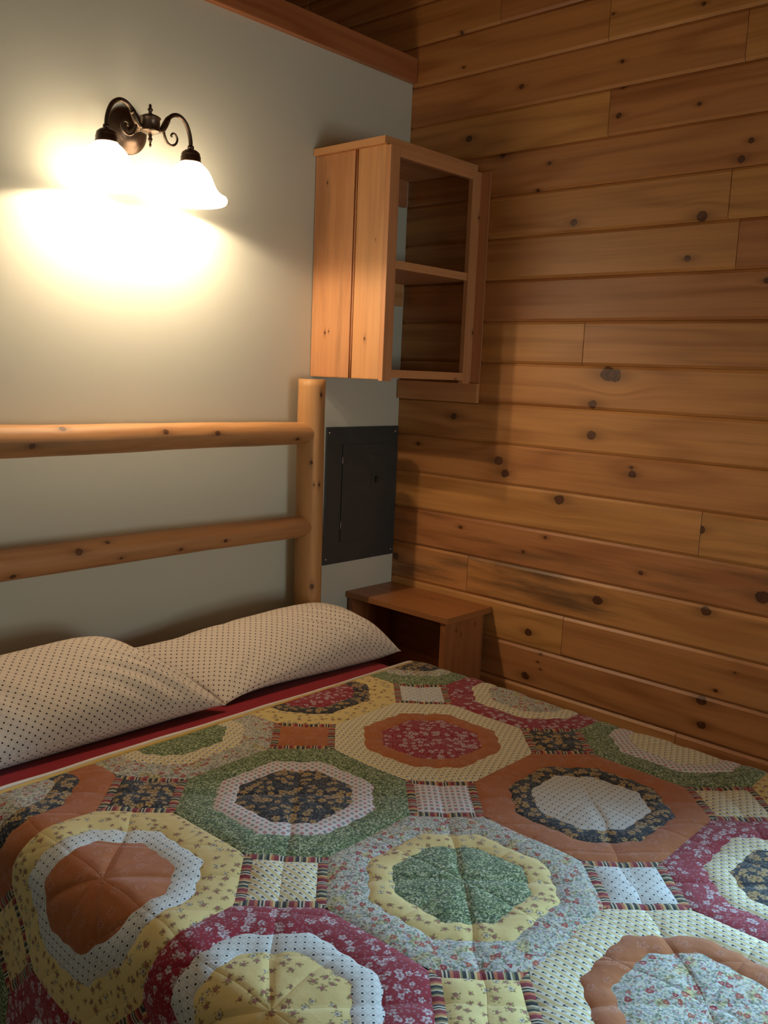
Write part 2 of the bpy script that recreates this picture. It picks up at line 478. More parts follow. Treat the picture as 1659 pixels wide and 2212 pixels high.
# ------------------------------------------------------------------ wall cabinet in the corner
def build_cabinet():
    c = empty('wall_cabinet', (-0.25, -0.18, 1.565))
    tag(c, 'open-fronted pale pine wall cabinet with two compartments hanging above the metal panel', 'cabinet')
    xl, xr, yf, zb, zt = -0.503, -0.006, -0.366, 1.562, 2.335
    th = 0.02
    # two vertical boards of the left side with a groove between
    tube('bead', [(xl+0.005, -0.2075, z) for z in np.linspace(zb+0.001, zt-0.001, 6)], 0.0042, M_CAB, c, seg=12); woodprops(C.collection.objects[-1], tone=-0.5, stain=0.3)
    box('groove_back', (xl+0.009, -0.216, zb), (xl+th, -0.199, zt), M_CAB, c, ax=2, tone=-0.8)
    box('side_board', (xl, -0.200, zb), (xl+th, -0.002, zt), M_CAB, c, bev=0.0035, ax=2, tone=-0.1, knots=[(1.725, -0.095, 0.004), (1.72, -0.075, 0.006), (2.24, -0.065, 0.005)], stain=0.35)
    box('side_board', (xl, yf+0.019, zb), (xl+th, -0.215, zt), M_CAB, c, bev=0.0035, ax=2, tone=0.35, knots=[(1.70, -0.275, 0.006), (2.03, -0.31, 0.003)], stain=0.15)
    # face frame
    box('stile', (xl, yf, zb-0.004), (xl+0.046, yf+0.019, zt-0.004), M_CAB, c, bev=0.001, ax=2, tone=-0.2)
    box('stile', (xr-0.05, yf, zb-0.004), (xr, yf+0.019, zt-0.004), M_CAB, c, bev=0.001, ax=2, tone=-0.2, knots=[(1.75, xr-0.003, 0.006), (2.17, xr-0.004, 0.006)])
    box('rail', (xl+0.046, yf, zt-0.036), (xr-0.05, yf+0.019, zt-0.004), M_CAB, c, bev=0.001, ax=0, tone=-0.1)
    box('rail', (xl+0.046, yf, zb+0.008), (xr-0.05, yf+0.019, zb+0.036), M_CAB, c, bev=0.001, ax=0, tone=0.0, knots=[(-0.1, zb+0.012, 0.004)])
    box('top_board', (xl-0.012, yf+0.018, zt), (xr, -0.002, zt+0.024), M_CAB, c, bev=0.001, ax=0, tone=0.2)
    box('shelf', (xl+th, yf+0.006, 1.938), (xr-0.002, -0.002, 1.966), M_CAB, c, bev=0.001, ax=0, tone=0.0)
    box('bottom_board', (xl+th, yf+0.019, zb+0.016), (xr-0.002, -0.002, zb+0.036), M_CAB, c, bev=0.001, ax=0)
    # hanging rails at the open back
    for z1, h in ((zt, 0.10), (1.938, 0.085)):
        box('hanging_rail', (xl+th, -0.02, z1-h), (xr-th, -0.002, z1-0.0005), M_CAB, c, ax=0)
    # cleat under it on the plank wall, and a strip beside it
    box('cleat', (-0.02, -0.408, 1.487), (-0.001, -0.004, 1.560), M_CAB, c, bev=0.0015, ax=1, tone=0.1)
    box('wall_strip', (-0.006, -0.408, 1.561), (-0.001, -0.345, zt-0.002), M_CAB, c, bev=0.001, ax=2, tone=-0.6)
build_cabinet()

# ------------------------------------------------------------------ breaker panel
M_STEEL = plain('grey_enamel', (0.050, 0.056, 0.060), 0.42)
M_CHROME = plain('bright_steel', (0.7, 0.7, 0.7), 0.25, 1.0)
M_BLACK = plain('black_plastic', (0.012, 0.012, 0.013), 0.4)
def build_panel():
    x0, x1, z0, z1 = -0.412, -0.005, 0.835, 1.373
    p = empty('electrical_panel', (-0.2, 0, 0.83))
    tag(p, 'dark grey metal electrical panel cover flush on the white wall beside the log post', 'electrical panel')
    box('cover', (x0, -0.007, z0), (x1, -0.0005, z1), M_STEEL, p, bev=0.002)
    dx0, dx1, dz0, dz1 = -0.326, -0.075, 0.920, 1.304
    d = box('door', (dx0+0.002, -0.011, dz0), (dx1, -0.0072, dz1), M_STEEL, p, bev=0.0012)
    box('door_gap', (dx0, -0.0078, dz0-0.002), (dx0+0.002, -0.0072, dz1+0.002), M_BLACK, p)
    box('latch_plate', (-0.163, -0.0135, 1.135), (-0.118, -0.0112, 1.185), M_STEEL, d, bev=0.0008)
    box('latch', (-0.142, -0.019, 1.145), (-0.130, -0.0137, 1.173), M_BLACK, d, bev=0.001)
    for z in (1.243, 0.987):
        box('hinge', (dx0-0.0025, -0.0125, z-0.013), (dx0+0.0008, -0.0079, z+0.013), M_CHROME, p, bev=0.0006)
    for x in (x0+0.014, x1-0.018):
        for z in (z0+0.022, z1-0.022):
            lathe('screw', [(0, 0.0035), (0.003, 0.003), (0.0045, 0.0015), (0.0045, 0)], (x, -0.0069, z), M_CHROME, p, seg=12, axis='Y')
build_panel()

# ------------------------------------------------------------------ nightstand
def build_stand():
    s = empty('nightstand', (-0.14, -0.26, FZ))
    tag(s, 'reddish pine nightstand with an open side standing in the corner', 'nightstand')
    box('top', (-0.275, -0.527, 0.689), (-0.002, -0.003, 0.712), M_STAND, s, bev=0.002, ax=1, tone=0.3, knots=[(0.30, -0.09, 0.006)])
    box('end_panel', (-0.266, -0.512, FZ), (-0.030, -0.488, 0.689), M_STAND, s, bev=0.0015, ax=2, tone=-0.2, knots=[(0.65, -0.20, 0.005), (0.63, -0.17, 0.005), (0.655, -0.085, 0.005)])
    box('end_panel', (-0.266, -0.034, FZ), (-0.030, -0.010, 0.689), M_STAND, s, bev=0.0015, ax=2, tone=-0.3)
    box('shelf', (-0.262, -0.488, 0.22), (-0.030, -0.034, 0.24), M_STAND, s, bev=0.001, ax=1)
build_stand()

# ------------------------------------------------------------------ log bed
def lograd(r0, r1, ph, bump=0.035):
    def f(s, a):
        n = mnoise.noise(Vector((s*9+ph, math.cos(a)*0.8, math.sin(a)*0.8+ph)))
        n2 = mnoise.noise(Vector((s*40+ph, math.cos(a)*2, math.sin(a)*2)))
        return (r0+(r1-r0)*s)*(1+bump*n+0.012*n2)
    return f
BY = -0.078
def build_bed():
    b = empty('log_bed', (-1.29, -1.1, FZ))
    tag(b, 'peeled log bed frame with two headboard rails against the white wall', 'bed')
    px = (-0.557, -2.02)
    for i, x in enumerate(px):
        pts = [(x + 0.004*math.sin(z*3), BY, z) for z in np.linspace(FZ, 1.553, 60)]
        o = tube('post', pts, lograd(0.0515, 0.0495, 3.0+i*5), M_LOG, b, seg=28)
        # u = height above floor end, v = arc from the +... side
        woodprops(o, tone=0.15, stain=0.1)
        post_kn(o, x)
    for nm, z, rl, rr, ph in (('rail', 1.361, 0.0475, 0.0395, 1.3), ('rail', 1.022, 0.0470, 0.0385, 8.2)):
        def rad(s, a, rl=rl, rr=rr, ph=ph):
            # s=0 at the left post; the ends are rounded into the posts
            base = lograd(rl, rr, ph)(s, a)
            e = min(s, 1-s)*1.46
            if e < 0.035: base *= 0.55+0.45*math.sqrt(max(0, 1-(1-e/0.035)**2))
            return base
        xs = np.concatenate([np.linspace(-2.02, -1.96, 8)[:-1], np.linspace(-1.96, -0.62, 70)[:-1], np.linspace(-0.62, -0.545, 14)])
        pts = [(x, BY-0.004, z + 0.0015*math.sin(x*6+ph)) for x in xs]
        o = tube(nm, pts, rad, M_LOG, b, seg=28)
        woodprops(o, tone=-0.15 if z > 1.2 else -0.25, stain=0.35)
        rail_kn(o, z)
    for x in (-0.557, -2.02):
        o = tube('side_rail', [(x+(0.06 if x < -1 else -0.06), y, 0.30) for y in np.linspace(-0.1, -2.22, 30)], lograd(0.045, 0.045, x), M_LOG, b, seg=18); woodprops(o)
        o = tube('foot_post', [(x, -2.26, z) for z in np.linspace(FZ, 0.42, 16)], lograd(0.058, 0.055, x+2), M_LOG, b, seg=20); woodprops(o)
    o = tube('foot_rail', [(x, -2.26, 0.30) for x in np.linspace(-2.02, -0.557, 24)], lograd(0.045, 0.042, 4), M_LOG, b, seg=18); woodprops(o)
    box('slat_deck', (-1.99, -2.22, 0.30), (-0.60, -0.16, 0.335), M_PINE, b, ax=0)
def nearest_uv(o, p):
    me = o.data; l = me.uv_layers['UVMap'].data
    off = Vector(o.parent.matrix_basis.translation)
    best = None
    for poly in me.polygons[:-2]:
        for li in poly.loop_indices:
            d = (me.vertices[me.loops[li].vertex_index].co + off - Vector(p)).length
            if best is None or d < best[0]: best = (d, tuple(l[li].uv))
    return best[1]
def setkn(o, lst):
    for i, (p, r) in enumerate(lst[:NK]):
        q = nearest_uv(o, p); o['knot%d' % i] = [q[0], q[1], r]
def post_kn(o, x):
    if x > -1:
        setkn(o, [((-0.565, -0.13, 1.491), 0.0075), ((-0.600, -0.12, 1.254), 0.006), ((-0.585, -0.13, 1.179), 0.004), ((-0.560, -0.13, 1.167), 0.006), ((-0.578, -0.135, 0.794), 0.009)])
def rail_kn(o, z):
    if z > 1.2:
        setkn(o, [((-1.525, -0.115, 1.396), 0.009), ((-1.196, -0.12, 1.378), 0.009), ((-1.013, -0.12, 1.374), 0.009), ((-1.626, -0.125, 1.350), 0.008), ((-0.668, -0.11, 1.349), 0.007)])
    else:
        setkn(o, [((-1.497, -0.12, 1.036), 0.011), ((-1.391, -0.115, 1.055), 0.007), ((-1.144, -0.12, 1.008), 0.007), ((-0.977, -0.12, 1.012), 0.006), ((-1.366, -0.12, 1.003), 0.005), ((-1.686, -0.12, 0.985), 0.008)])
build_bed()

# ------------------------------------------------------------------ fabrics
def flowers(t, p, scale, R, petals=5, rand=0.8, prob=0.8, cut=0.5):
    """petalled print: returns (petal mask, centre mask, cell random)"""
    vo = t.voro(p, scale, rand)
    d = t.V('SUBTRACT', t.V('SCALE', p), vo.outputs['Position'])
    return vo
def flower(t, p, scale, R, petals=5, rand=0.8, prob=0.8):
    vo = t.voro(p, scale, rand)
    d = t.V('SUBTRACT', p, vo.outputs['Position'])
    x, y, _ = t.sep(d)
    r = t.M('MULTIPLY', t.M('SQRT', t.M('ADD', t.M('MULTIPLY', x, x), t.M('MULTIPLY', y, y))), scale)
    cr, cg, cb = t.sep(vo.outputs['Color'])
    ang = t.M('ADD', t.M('ARCTAN2', y, x), t.M('MULTIPLY', cr, 6.28))
    pet = t.M('ADD', 0.62, t.M('MULTIPLY', t.M('ABSOLUTE', t.M('COSINE', t.M('MULTIPLY', ang, petals/2.0))), 0.38))
    size = t.M('MULTIPLY', R, t.M('ADD', 0.7, t.M('MULTIPLY', cg, 0.5)))
    q = t.M('DIVIDE', r, t.M('MULTIPLY', size, pet))
    on = t.M('LESS_THAN', cb, prob)
    m = t.M('MULTIPLY', t.ss(q, 1.05, 0.9), on)
    c = t.M('MULTIPLY', t.ss(q, 0.38, 0.26), on)
    return m, c, cr, q, on
def weave(t, p, h=None):
    w = t.noise(p, 900.0, 1.0)
    soft = t.noise(p, 22.0, 3.0)
    # quilting stitches: lines through the block centres, slightly wandering
    q = t.n('ShaderNodeUVMap', uv_map='Quilt').outputs[0]
    wob = t.V('SCALE', t.V('SUBTRACT', t.noise(q, 5.0, 1.0, out='Color'), (0.5, 0.5, 0.5)))
    wob.node.inputs['Scale'].default_value = 0.05
    x, y, _ = t.sep(t.V('ADD', q, wob))
    U = t.M('DIVIDE', t.M('ADD', x, 0.515), 0.4825); V = t.M('DIVIDE', t.M('ADD', y, 0.58), 0.475)
    def line(c, per):
        return t.M('MULTIPLY', t.M('ABSOLUTE', t.M('SUBTRACT', t.M('FRACT', t.M('ADD', c, 0.5)), 0.5)), per)
    d = line(t.M('MULTIPLY', t.M('ADD', U, V), 3.0), 0.113)
    d = t.M('MINIMUM', d, line(t.M('SUBTRACT', U, V), 0.34))
    d = t.M('MINIMUM', d, line(U, 0.48)); d = t.M('MINIMUM', d, line(V, 0.48))
    st = t.M('POWER', t.M('MINIMUM', t.M('DIVIDE', d, 0.011), 1.0), 0.6)
    hh = t.M('ADD', t.M('ADD', t.M('MULTIPLY', w, 0.08), t.M('MULTIPLY', soft, 0.7)), t.M('MULTIPLY', st, 0.5))
    t.bump(hh, 0.55, 0.005)
    t.b.inputs['Specular IOR Level'].default_value = 0.2
def fab(name):
    t = NT(name, 0.9)
    t.b.inputs['Sheen Weight'].default_value = 0.15
    p = t.uv()
    return t, p

def f_rust():
    t, p = fab('rust_print')
    c = t.mix(t.noise(p, 60, 3), (0.34, 0.095, 0.020), (0.44, 0.135, 0.032))
    m, ce, r, q, on = flower(t, p, 1/0.034, 0.36, 5, 0.85, 0.75)
    det = t.ss(t.noise(p, 330, 2), 0.50, 0.60)
    c = t.mix(t.M('MULTIPLY', t.M('MULTIPLY', m, det), 0.6), c, (0.52, 0.27, 0.20))
    c = t.mix(t.M('MULTIPLY', ce, 0.35), c, (0.25, 0.05, 0.03))
    weave(t, p); return t.done(c)
def f_maroon():
    t, p = fab('maroon_floral')
    c = t.mix(t.noise(p, 50, 2), (0.24, 0.006, 0.014), (0.30, 0.009, 0.022))
    m2, c2, r2, q2, o2 = flower(t, p, 1/0.0065, 0.38, 4, 0.95, 0.55)
    c = t.mix(t.M('MULTIPLY', m2, 0.55), c, (0.36, 0.20, 0.24))
    m, ce, r, q, on = flower(t, p, 1/0.0185, 0.44, 5, 0.9, 0.62)
    br = t.noise(p, 260, 1)
    c = t.mix(t.M('MULTIPLY', m, t.ss(t.noise(p, 240, 2), 0.40, 0.50)), c, t.mix(br, (0.38, 0.30, 0.31), (0.68, 0.60, 0.60)))
    c = t.mix(ce, c, (0.30, 0.12, 0.14))
    weave(t, p); return t.done(c)
def f_black():
    t, p = fab('black_floral')
    c = (0.012, 0.012, 0.020)
    m2, c2, r2, q2, o2 = flower(t, p, 1/0.0075, 0.40, 4, 0.95, 0.75)
    c = t.mix(t.M('MULTIPLY', m2, 0.8), c, t.mix(r2, (0.16, 0.11, 0.06), (0.12, 0.13, 0.12)))
    m, ce, r, q, on = flower(t, p, 1/0.020, 0.50, 5, 0.9, 0.78)
    c = t.mix(t.M('MULTIPLY', m, t.ss(t.noise(p, 240, 2), 0.38, 0.48)), c, t.mix(r, (0.50, 0.30, 0.085), (0.42, 0.28, 0.13)))
    c = t.mix(t.M('MULTIPLY', ce, 0.8), c, (0.16, 0.09, 0.03))
    weave(t, p); return t.done(c)
def f_green():
    t, p = fab('green_floral')
    w = t.V('ADD', p, t.V('SCALE', t.noise(p, 120, 2, out='Color'), (0, 0, 0)))
    vo = t.voro(p, 1/0.0030, 1.0)
    r, g, b = t.sep(vo.outputs['Color'])
    c = t.ramp(r, [(0.0, (0.05, 0.075, 0.03)), (0.22, (0.13, 0.175, 0.075)), (0.42, (0.21, 0.26, 0.12)), (0.60, (0.36, 0.40, 0.22)), (0.76, (0.52, 0.53, 0.36)), (0.90, (0.09, 0.12, 0.05))], 'CONSTANT')
    c = t.mix(t.ss(t.noise(p, 45, 3), 0.35, 0.7), c, t.mul(c, (0.68, 0.78, 0.6)))
    weave(t, p); return t.done(c)
def f_diamond():
    t, p = fab('white_diamond_print')
    x, y, _ = t.sep(p); P_ = 0.0135
    a = t.M('DIVIDE', x, P_); b = t.M('DIVIDE', y, P_)
    fa = t.M('ABSOLUTE', t.M('SUBTRACT', t.M('FRACT', a), 0.5)); fb = t.M('ABSOLUTE', t.M('SUBTRACT', t.M('FRACT', b), 0.5))
    m = t.ss(t.M('MAXIMUM', fa, fb), 0.33, 0.27)
    ck = t.M('FRACT', t.M('MULTIPLY', t.M('ADD', t.M('FLOOR', a), t.M('FLOOR', b)), 0.5))
    col = t.mix(t.M('GREATER_THAN', ck, 0.25), (0.20, 0.20, 0.21), (0.42, 0.14, 0.15))
    col = t.mix(t.M('MULTIPLY', t.ss(t.noise(p, 420, 1), 0.5, 0.56), 0.55), col, (0.6, 0.56, 0.54))
    c = t.mix(m, (0.68, 0.645, 0.635), col)
    weave(t, p); return t.done(c)
def f_dots(name='dotted_grid_print', base=(0.66, 0.65, 0.615), grid=(0.36, 0.37, 0.36), pitch=0.0112, dot=0.18, gridw=0.075, ga=0.8, dc=(0.02, 0.022, 0.03)):
    t, p = fab(name)
    x, y, _ = t.sep(p)
    a = t.M('DIVIDE', x, pitch); b = t.M('DIVIDE', y, pitch)
    fa = t.M('ABSOLUTE', t.M('SUBTRACT', t.M('FRACT', a), 0.5)); fb = t.M('ABSOLUTE', t.M('SUBTRACT', t.M('FRACT', b), 0.5))
    g = t.M('MAXIMUM', t.ss(fa, 0.5-gridw, 0.5-gridw*0.3), t.ss(fb, 0.5-gridw, 0.5-gridw*0.3))
    # staggered dots
    ck = t.M('FRACT', t.M('MULTIPLY', t.M('ADD', t.M('FLOOR', a), t.M('FLOOR', b)), 0.5))
    d = t.M('SQRT', t.M('ADD', t.M('MULTIPLY', fa, fa), t.M('MULTIPLY', fb, fb)))
    m = t.M('MULTIPLY', t.ss(d, dot+0.05, dot-0.03), t.M('ADD', 0.3, t.M('MULTIPLY', t.M('GREATER_THAN', ck, 0.25), 0.7)))
    m = t.M('MULTIPLY', t.ss(d, dot+0.05, dot-0.03), t.M('GREATER_THAN', ck, 0.25))
    c = t.mix(t.M('MULTIPLY', g, ga), base, grid)
    c = t.mix(m, c, dc)
    weave(t, p); return t.done(c)
def f_yellow():
    t, p = fab('yellow_sprig_print')
    c = t.mix(t.noise(p, 30, 2), (0.68, 0.51, 0.19), (0.74, 0.58, 0.25))
    m, ce, r, q, on = flower(t, p, 1/0.022, 0.42, 5, 0.75, 0.85)
    leaf = t.ss(t.noise(p, 190, 2), 0.47, 0.55)
    c = t.mix(t.M('MULTIPLY', t.M('MULTIPLY', m, leaf), 0.85), c, (0.20, 0.15, 0.03))
    core = t.M('MULTIPLY', t.ss(q, 0.55, 0.45), on)
    c = t.mix(t.M('MULTIPLY', core, 0.8), c, t.mix(t.M('GREATER_THAN', r, 0.7), (0.22, 0.06, 0.045), (0.62, 0.58, 0.52)))
    c = t.mix(t.M('MULTIPLY', ce, 0.9), c, t.mix(t.M('GREATER_THAN', r, 0.7), (0.34, 0.13, 0.10), (0.2, 0.15, 0.1)))
    weave(t, p); return t.done(c)
def f_stripe_sprig():
    t, p = fab('cream_sprig_stripe')
    x, y, _ = t.sep(p)
    sp = 0.014
    b = t.M('DIVIDE', y, sp)
    fb = t.M('SUBTRACT', t.M('FRACT', b), 0.5)
    st = t.ss(t.M('ABSOLUTE', fb), 0.20, 0.34)
    c = t.mix(st, (0.76, 0.73, 0.62), (0.67, 0.53, 0.25))
    row = t.M('FLOOR', b)
    a = t.M('ADD', t.M('DIVIDE', x, 0.016), t.M('MULTIPLY', row, 0.37))
    fa = t.M('SUBTRACT', t.M('FRACT', a), 0.5)
    d1 = t.M('SQRT', t.M('ADD', t.M('POWER', t.M('MULTIPLY', t.M('ADD', fa, 0.12), 1.15), 2.0), t.M('POWER', fb, 2.0)))
    d2 = t.M('SQRT', t.M('ADD', t.M('POWER', t.M('MULTIPLY', t.M('SUBTRACT', fa, 0.14), 0.9), 2.0), t.M('POWER', t.M('MULTIPLY', t.M('SUBTRACT', fb, 0.02), 2.3), 2.0)))
    m = t.M('MAXIMUM', t.ss(d1, 0.21, 0.13), t.ss(d2, 0.19, 0.13))
    c = t.mix(m, c, (0.055, 0.05, 0.035))
    weave(t, p); return t.done(c)
def f_multi():
    t, p = fab('multicoloured_floral')
    vo = t.voro(p, 1/0.0034, 1.0)
    r, g, b = t.sep(vo.outputs['Color'])
    c = t.ramp(r, [(0.0, (0.56, 0.54, 0.48)), (0.22, (0.30, 0.33, 0.24)), (0.40, (0.46, 0.45, 0.42)), (0.55, (0.16, 0.19, 0.12)), (0.66, (0.58, 0.52, 0.36)), (0.80, (0.33, 0.31, 0.33)), (0.93, (0.34, 0.13, 0.11))], 'CONSTANT')
    c = t.mix(t.ss(t.noise(p, 28, 2), 0.56, 0.66), c, t.mul(c, (1.0, 0.9, 0.55)))
    m, ce, rr, q, on = flower(t, p, 1/0.021, 0.30, 3, 1.0, 0.42)
    c = t.mix(m, c, t.mix(rr, (0.30, 0.018, 0.026), (0.40, 0.10, 0.045)))
    c = t.mix(ce, c, (0.42, 0.26, 0.20))
    weave(t, p); return t.done(c)
def f_sash():
    t, p = fab('striped_sashing')
    x, y, _ = t.sep(p)
    f = t.M('FRACT', t.M('DIVIDE', x, 0.072))
    R_, O_, K_, Cc, G_ = (0.22, 0.014, 0.022), (0.46, 0.14, 0.055), (0.018, 0.018, 0.02), (0.60, 0.50, 0.34), (0.20, 0.17, 0.07)
    c = t.ramp(f, [(0.0, R_), (0.14, O_), (0.22, K_), (0.27, Cc), (0.31, K_), (0.36, Cc), (0.40, R_), (0.53, O_), (0.60, (0.58, 0.40, 0.16)), (0.66, K_), (0.74, G_), (0.80, Cc), (0.84, K_), (0.93, G_), (0.97, (0.5, 0.4, 0.2))], 'CONSTANT')
    weave(t, p); return t.done(c)
def f_plain(name, a, b):
    t, p = fab(name)
    tc = t.n('ShaderNodeTexCoord').outputs['Object']
    c = t.mix(t.noise(tc, 35, 3), a, b)
    t.bump(t.noise(tc, 320, 2), 0.2, 0.001)
    t.b.inputs['Specular IOR Level'].default_value = 0.15
    return t.done(c)
FAB = {'rust': f_rust(), 'maroon': f_maroon(), 'black': f_black(), 'green': f_green(), 'diamond': f_diamond(),
       'dots': f_dots(), 'yellow': f_yellow(), 'sprig': f_stripe_sprig(), 'multi': f_multi(), 'sash': f_sash()}
FLAB = {'rust': 'rust orange', 'maroon': 'maroon floral', 'black': 'black and tan floral', 'green': 'green floral', 'diamond': 'white diamond check',
        'dots': 'white dotted grid', 'yellow': 'yellow sprigged', 'sprig': 'cream sprigged stripe', 'multi': 'multicoloured floral'}
for _m in FAB.values():
    _t = _m.node_tree; _b = _t.nodes['Principled BSDF']
    _l = _b.inputs['Base Color'].links[0].from_socket
    _x = _t.nodes.new('ShaderNodeMix'); _x.data_type = 'RGBA'; _x.blend_type = 'MULTIPLY'
    _x.inputs[0].default_value = 1.0; _x.inputs[7].default_value = (0.80, 0.80, 0.80, 1)
    _t.links.new(_l, _x.inputs[6]); _t.links.new(_x.outputs[2], _b.inputs['Base Color'])
M_SHEET = f_plain('red_sheet', (0.20, 0.006, 0.014), (0.25, 0.008, 0.019))
M_YBIND = f_plain('yellow_binding', (0.50, 0.32, 0.08), (0.62, 0.42, 0.13))
M_WHITE = f_plain('white_batting', (0.60, 0.57, 0.54), (0.70, 0.67, 0.63))
M_DARKB = f_plain('dark_backing', (0.025, 0.025, 0.035), (0.06, 0.055, 0.05))
M_PILLOW = f_dots('pillow_dots', (0.74, 0.64, 0.54), (0.54, 0.45, 0.36), 0.0112, 0.205, 0.16, 0.38, (0.025, 0.016, 0.014))

# ------------------------------------------------------------------ mattress with red sheet
MZ = 0.602
def build_mattress():
    x0, x1, y0, y1 = -1.985, -0.548, -2.16, -0.142
    bm = bmesh.new()
    bmesh.ops.create_grid(bm, x_segments=60, y_segments=80, size=0.5)
    for v in bm.verts:
        v.co.x = (x0+x1)/2 + v.co.x*(x1-x0); v.co.y = (y0+y1)/2 + v.co.y*(y1-y0); v.co.z = MZ
    vs = [tuple(v.co) for v in bm.verts]; bm.free()
    me_v, me_f = boxgeo((x0, y0, 0.336), (x1, y1, MZ))
    bm = bmesh.new()
    bv = [bm.verts.new(v) for v in me_v]
    for f in me_f: bm.faces.new([bv[i] for i in f])
    bm.normal_update()
    bmesh.ops.bevel(bm, geom=list(bm.edges), offset=0.05, segments=5, profile=0.55, affect='EDGES')
    bmesh.ops.subdivide_edges(bm, edges=list(bm.edges), cuts=2, use_grid_fill=True)
    for v in bm.verts:
        if v.co.z > MZ-0.03:
            v.co.z += 0.003*mnoise.noise(v.co*6)
    V = [tuple(v.co) for v in bm.verts]; F = [[v.index for v in f.verts] for f in bm.faces]
    bm.free()
    o = mesh('mattress', V, F, M_SHEET, None, smooth=True)
    tag(o, 'mattress in a dark red fitted sheet showing between pillows and quilt', 'mattress')
build_mattress()

# ------------------------------------------------------------------ pillows
def build_pillow(name, FL, FR, BL, BR, Tk, label, ph, folds, asym=(1, 0)):
    """corner points front/back left/right; a stuffed case bulging between them"""
    N, Mm = 72, 52
    V, F, UV = [], [], []
    FL, FR, BL, BR = [np.array(q, float) for q in (FL, FR, BL, BR)]
    def pt(i, j, top):
        s = 0.5-0.5*math.cos(PI*i/N); t = 0.5-0.5*math.cos(PI*j/Mm)
        s = 0.5*s+0.5*i/N; t = 0.65*t+0.35*j/Mm
        u = 2*s-1; w = 2*t-1
        base = (1-t)*((1-s)*FL+s*FR) + t*((1-s)*BL+s*BR)
        # edges bow inwards between the corners
        wid = 0.5*((FR-FL)+(BR-BL)); dep = 0.5*((BL-FL)+(BR-FR))
        base = base - wid*0.5*u*abs(u)**3*0.04*(1-w*w)
        base = base - dep*0.5*w*abs(w)**3*0.07*(1-u*u)
        w2 = 2*t**1.25-1
        pw = 0.58*max(0, 1-abs(w)**5)**0.5 + 0.42*max(0, 1-w2*w2)
        pr = (max(0, 1-abs(u)**3.4)**0.55)*pw
        base = base + np.array([0, 0, 0.022*(1-t)*(1-u**4)])
        h = Tk*pr*(asym[0]+asym[1]*s)
        fold = 0
        for (fs, ft, fx, fy, amp, wl, rad) in folds:
            dd = math.hypot((s-fs)*0.75, (t-ft)*0.48)
            k = ((s-fs)*0.75*fx + (t-ft)*0.48*fy)
            fold += amp*math.cos(2*PI*k/wl)*math.exp(-(dd/rad)**2)
        sag = 0.55*mnoise.noise(Vector((s*2.3+ph, t*2.0, ph)))*0.03
        if top:
            z = base[2] + h + (fold+sag)*min(1, pr*2.2) + 0.0012*mnoise.noise(Vector((s*22, t*16, ph)))*pr
        else:
            z = base[2] - h*0.75
        z = max(z, MZ+0.005 + (0.004 if top else 0))
        return (base[0], base[1], z)
    idx = {}
    for j in range(Mm+1):
        for i in range(N+1):
            idx[(i, j, 1)] = len(V); V.append(pt(i, j, True))
    for j in range(Mm+1):
        for i in range(N+1):
            if i in (0, N) or j in (0, Mm): idx[(i, j, 0)] = idx[(i, j, 1)]
            else: idx[(i, j, 0)] = len(V); V.append(pt(i, j, False))
    A = np.array([[V[idx[(i, j, 1)]] for j in range(Mm+1)] for i in range(N+1)])
    du = np.zeros((N+1, Mm+1)); dv = np.zeros((N+1, Mm+1))
    du[1:] = np.cumsum(np.linalg.norm(np.diff(A, axis=0), axis=2), axis=0)
    dv[:, 1:] = np.cumsum(np.linalg.norm(np.diff(A, axis=1), axis=2), axis=1)
    du -= du[N//2:N//2+1]; dv -= dv[:, Mm//2:Mm//2+1]
    for s_ in (1, 0):
        for j in range(Mm):
            for i in range(N):
                q = [(i, j), (i+1, j), (i+1, j+1), (i, j+1)]
                if not s_: q = q[::-1]
                F.append([idx[(a, b, s_)] for a, b in q]); UV += [(du[a, b], dv[a, b]) for a, b in q]
    o = mesh(name, V, F, M_PILLOW, None, UV, smooth=True)
    tag(o, label, 'pillow', 'dotted pillows along the headboard')
    # stitched hem seam round the edge
    ring = [(i, 0) for i in range(N+1)] + [(N, j) for j in range(1, Mm+1)] + [(i, Mm) for i in range(N-1, -1, -1)] + [(0, j) for j in range(Mm-1, 0, -1)]
    pts = [V[idx[(a, b, 1)]] for a, b in ring]
    tube('seam', pts+[pts[0]], 0.0014, M_PILLOW, o, seg=6, caps=False)
    return o
zc = MZ+0.012
build_pillow('pillow', (-1.225, -0.462, zc-0.004), (-0.480, -0.486, zc+0.010), (-1.355, -0.150, 0.728), (-0.500, -0.145, 0.68), 0.118,
             'cream dotted pillow at the right, lying in front of the log post', 1.7,
             [(0.72, 0.25, 0.9, 0.45, 0.009, 0.060, 0.14), (0.15, 0.2, 0.5, -0.8, 0.003, 0.06, 0.10), (0.30, 0.85, 0.7, 0.7, 0.003, 0.08, 0.12)], (0.40, 0.80))
build_pillow('pillow', (-2.06, -0.462, zc), (-1.246, -0.492, zc+0.008), (-2.06, -0.155, 0.705), (-1.420, -0.155, 0.752), 0.118,
             'cream dotted pillow at the left, its pointed corner against the right pillow', 5.1,
             [(0.80, 0.22, 0.75, 0.65, 0.009, 0.07, 0.15), (0.25, 0.3, 0.8, 0.3, 0.004, 0.07, 0.14)], (1.0, -0.05))

